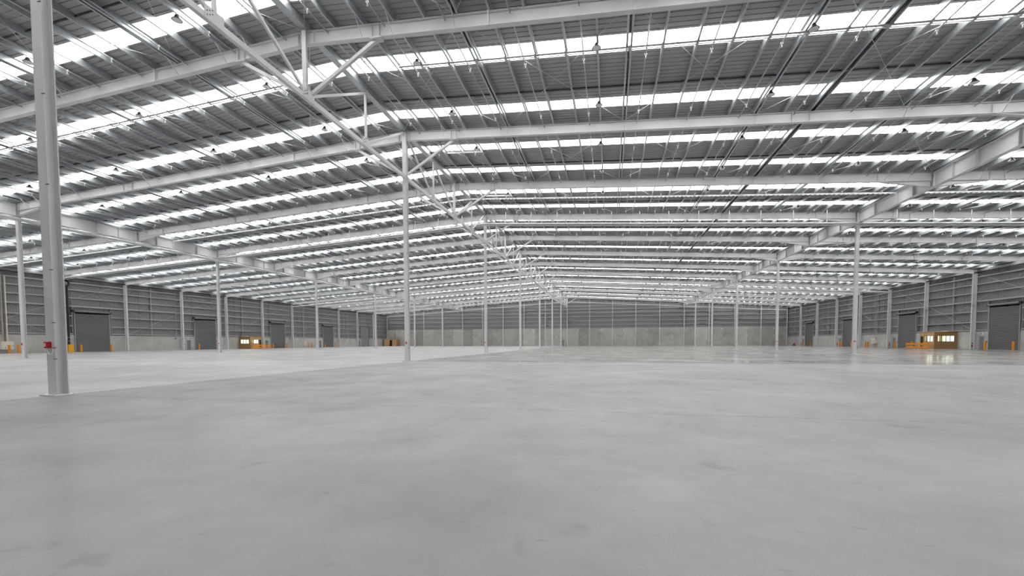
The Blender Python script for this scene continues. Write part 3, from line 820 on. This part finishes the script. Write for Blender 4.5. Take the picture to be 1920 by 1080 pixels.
for y, lab in ((1.945, 'pale vertical downpipe on left wall before the second roller door'), (3.46, 'pale vertical downpipe on left wall past the third roller door')):
    t = thing('downpipe', lab, 'pipe', (-XW + .06, y * D, 2.4), 'left wall downpipes')
    part(MB().tube((-XW + .07, y * D, 2.6), (-XW + .07, y * D, 12.6), .06, 8), 'pipe_run', 'girt', t)
    part(MB().path([(-XW + .07, y * D, 2.62), (-XW + .2, y * D - .1, 2.5), (-XW + .2, y * D - .5, 2.4)], .06, 8), 'pipe_elbow', 'bolt', t)
# fire extinguishers
for k, lab in ((2.470, 'red fire extinguisher by the nearest right personnel door'), (3.445, 'red fire extinguisher by the second right personnel door'), (4.43, 'red fire extinguisher by the third right personnel door'), (5.42, 'red fire extinguisher by the farthest right personnel door')):
    x, y = XW - .72, k * D + .12
    t = thing('fire_extinguisher', lab, 'extinguisher', (x, y, .25), 'fire extinguishers')
    part(MB().cone((x, y), .11, .11, .45, 1.0, 12).cone((x, y), .11, .04, 1.0, 1.1, 12), 'cylinder', 'red', t)
    part(MB().cone((x, y), .04, .03, 1.1, 1.18, 8).box(x - .05, x + .05, y - .015, y + .015, 1.18, 1.21), 'valve', 'dark', t)
    part(MB().path([(x, y - .04, 1.14), (x, y - .15, 1.05), (x, y - .14, .6)], .014, 6), 'hose', 'dark', t)
    part(MB().cone((x, y), .113, .113, .78, .88, 12), 'label_band', 'white', t)
    part(MB().box(x - .1, x + .1, y - .1, y + .1, .002, .03).box(x - .02, x + .02, y - .02, y + .02, .03, .45), 'stand', 'bolt', t)
t = thing('fire_extinguisher', 'dark red extinguisher at the foot of the far ridge post', 'extinguisher', (-.35, YB - .6, 0), 'fire extinguishers')
part(MB().cone((-.35, YB - .6), .1, .1, .3, .9, 12).cone((-.35, YB - .6), .1, .04, .9, 1.0, 12), 'cylinder', 'red', t)
part(MB().box(-.45, -.25, YB - .7, YB - .5, .002, .3), 'stand', 'bolt', t)
part(MB().box(-.39, -.31, YB - .62, YB - .58, 1.0, 1.08), 'valve', 'dark', t)

# plywood site offices
def wall_with_window(axis, fixed, t_, a0, a1, z0, z1, wins):
    """wall slab in plane axis=fixed..fixed+t_, spanning a0..a1, with rectangular openings (b0,b1,c0,c1)"""
    mb = MB()
    def bx(p, q, r_, w):
        if q - p < 1e-4 or w - r_ < 1e-4: return
        lo, hi = sorted((fixed, fixed + t_))
        if axis == 'x': mb.box(lo, hi, p, q, r_, w)
        else: mb.box(p, q, lo, hi, r_, w)
    cur = a0
    for b0, b1, c0, c1 in sorted(wins):
        bx(cur, b0, z0, z1); bx(b0, b1, z0, c0); bx(b0, b1, c1, z1); cur = b1
    bx(cur, a1, z0, z1); return mb
def window(root, axis, fixed, b0, b1, c0, c1, n):
    l = root.location
    def bx(p, q, r_, w, th):
        lo, hi = fixed - th / 2, fixed + th / 2
        return MB().box(lo, hi, p, q, r_, w) if axis == 'x' else MB().box(p, q, lo, hi, r_, w)
    fr = MB()
    for q in (bx(b0, b1, c0, c0 + .05, .07), bx(b0, b1, c1 - .05, c1, .07)): fr.add(q.v, q.f)
    for i in range(n + 1):
        p = b0 + (b1 - b0 - .06) * i / n; q = bx(p, p + .06, c0 + .05, c1 - .05, .07); fr.add(q.v, q.f)
    w_ = local(fr, l).build('window_frame', 'dark', root)
    for i in range(n):
        p = b0 + (b1 - b0 - .06) * i / n; q = p + (b1 - b0 - .06) / n
        local(bx(p + .06, q, c0 + .05, c1 - .05, .012), l).build('pane', 'glass', w_)
def office(s, lab, ya, yb):
    xi = s * 72.1; xw = s * (XW - .06); t = thing('site_office', lab, 'booth', ((xi + xw) / 2, (ya + yb) / 2, 0), 'plywood site offices')
    hgt = 2.96; lo, hi = sorted((xi, xw)); th = .06
    wy = (lo + .45, hi - .35, 1.30, 2.38)
    part(wall_with_window('y', ya, th, lo, hi, .003, hgt, [wy]), 'end_panel', 'ply', t)
    window(t, 'y', ya + .03, *wy, 4 if s > 0 else 3)
    wx = (ya + .30, yb - .95, 1.30, 2.38); dx = (yb - .75, yb - .1, .03, 2.3)
    part(wall_with_window('x', xi, s * th, ya + th, yb - th, .003, hgt, [wx, dx]), 'side_panel', 'plyl', t)
    window(t, 'x', xi + s * .03, *wx, 3)
    part(wall_with_window('y', yb, -th, lo, hi, .003, hgt, []), 'end_panel', 'ply', t)
    part(wall_with_window('x', xw, -s * .03, ya + th, yb - th, .003, hgt, []), 'lining_panel', 'white', t)  # white inner lining, added so the windows show bright
    dl = part(MB().box(min(xi + s * .07, xi + s * .11), max(xi + s * .07, xi + s * .11), yb - .76, yb - .09, .01, 2.32), 'opening_shade', 'dark', t)  # black sheet stands for the dark opening and stops the inner light
    local(MB().box(min(xi + s * .02, xi + s * .07), max(xi + s * .02, xi + s * .07), yb - .7, yb - .6, 1.0, 1.04), t.location).build('door_handle', 'galv', dl)  # handle added along with the dark sheet
    part(MB().box(lo - .03, hi + .03, ya - .03, yb + .03, hgt + .002, hgt + .08), 'roof_panel', 'ply', t)
    part(MB().box((lo + hi) / 2 - .5, (lo + hi) / 2 + .5, ya + .9, yb - .9, hgt - .08, hgt - .02), 'ceiling_light', 'officelight', t)
    part(MB().box((lo + hi) / 2 - .7, hi - .5 if s > 0 else (lo + hi) / 2 + .7, yb - .12, yb - .075, .9, 2.6), 'fill_board', 'white', t)  # unseen white board, added to brighten the view through the windows
    # loose white cable coil on the roof
    x0 = (lo + hi) / 2 + .15
    c = thing('cable_coil', f'tangled white cable on the roof of the {side(s)} plywood office', 'cable', (x0, ya + .5, hgt + .08), 'cables on office roofs')
    pts = []
    for i in range(60):
        a = i * .42; rr = .22 + .16 * math.sin(i * 1.7)
        pts.append((x0 + rr * 1.6 * math.cos(a), ya + .6 + rr * math.sin(a), hgt + .13 + .12 * abs(math.sin(i * .9))))
    part(MB().path(pts, .03, 6), 'cable_loop', 'white', c)
office(-1, 'plywood site office with lit windows against the left wall', 59.95, 63.6)
office(1, 'plywood site office with lit windows against the right wall', 59.9, 63.55)
# barrier rails
for s in (-1, 1):
    x = s * 71.0; ya, yb = 59.5, 65.4
    t = thing('barrier_rail', f'orange two-rail safety barrier in front of the {side(s)} plywood office', 'barrier', (x, (ya + yb) / 2, 0), 'safety barriers')
    for z0, z1 in ((.16, .46), (.76, 1.06)):
        part(MB().beam((x - s * .09, ya, (z0 + z1) / 2), (x - s * .09, yb, (z0 + z1) / 2), .05, z1 - z0), 'rail', 'orange', t)
    for q in (0.03, .27, .5, .73, .97):
        y = ya + (yb - ya) * q
        part(MB().box(x - .06, x + .06, y - .07, y + .07, .016, 1.1), 'post', 'orange', t)
        part(MB().box(x - .14, x + .14, y - .14, y + .14, .002, .016), 'foot_plate', 'orange', t)
# far plywood hut with an open doorway
t = thing('plywood_hut', 'plain plywood hut with dark open doorway in the far left corner', 'booth', (-71.8, 131.5, 0))
xa, xb_, ya, yb = -74.6, -69.0, 130.7, 133.6
part(wall_with_window('y', ya, .06, xa, xb_, .003, 2.72, [(-72.1, -70.95, .003, 2.45)]), 'front_panel', 'plyl', t)
part(wall_with_window('y', yb, -.06, xa, xb_, .003, 2.72, []), 'end_panel', 'ply', t)
part(wall_with_window('x', xa, .06, ya + .06, yb - .06, .003, 2.72, []), 'side_panel', 'ply', t)
part(wall_with_window('x', xb_, -.06, ya + .06, yb - .06, .003, 2.72, []), 'side_panel', 'ply', t)
part(MB().box(xa - .03, xb_ + .03, ya - .03, yb + .03, 2.722, 2.8), 'roof_panel', 'ply', t)
part(MB().box(-72.14, -70.91, ya + .5, ya + .53, .003, 2.5), 'doorway_shade', 'dark', t)  # black sheet stands for the shade inside the open doorway
c = thing('cable_coil', 'pale bundle lying on the far plywood hut roof', 'cable', (-73.6, 131.2, 2.8), 'cables on office roofs')
part(MB().path([(-74.4, 131.3, 2.88), (-74.0, 131.1, 3.0), (-73.5, 131.3, 2.9), (-73.0, 131.0, 3.0), (-72.7, 131.2, 2.87)], .07, 8), 'bundle', 'white', c)
# small trolley by the far right wall
x, y = 73.6, 124.2
t = thing('floor_machine', 'small dark floor machine standing at the far right wall', 'machine', (x, y, 0))
part(MB().box(x - .35, x + .35, y - .5, y + .55, .14, .32), 'chassis', 'dark', t)
part(MB().box(x - .25, x + .25, y - .45, y + .05, .32, .75), 'motor_body', 'red', t)
part(MB().box(x - .28, x + .28, y + .1, y + .5, .32, .5), 'tank', 'cream', t)
part(MB().path([(x, y - .35, .7), (x, y - .7, .95), (x + .2, y - .75, .98)], .025, 6), 'handle', 'bolt', t)
for dx in (-.33, .33):
    for dy in (-.35, .4):
        part(MB().tube((x + dx - .05, y + dy, .14), (x + dx + .05, y + dy, .14), .13, 12), 'wheel', 'grip', t)
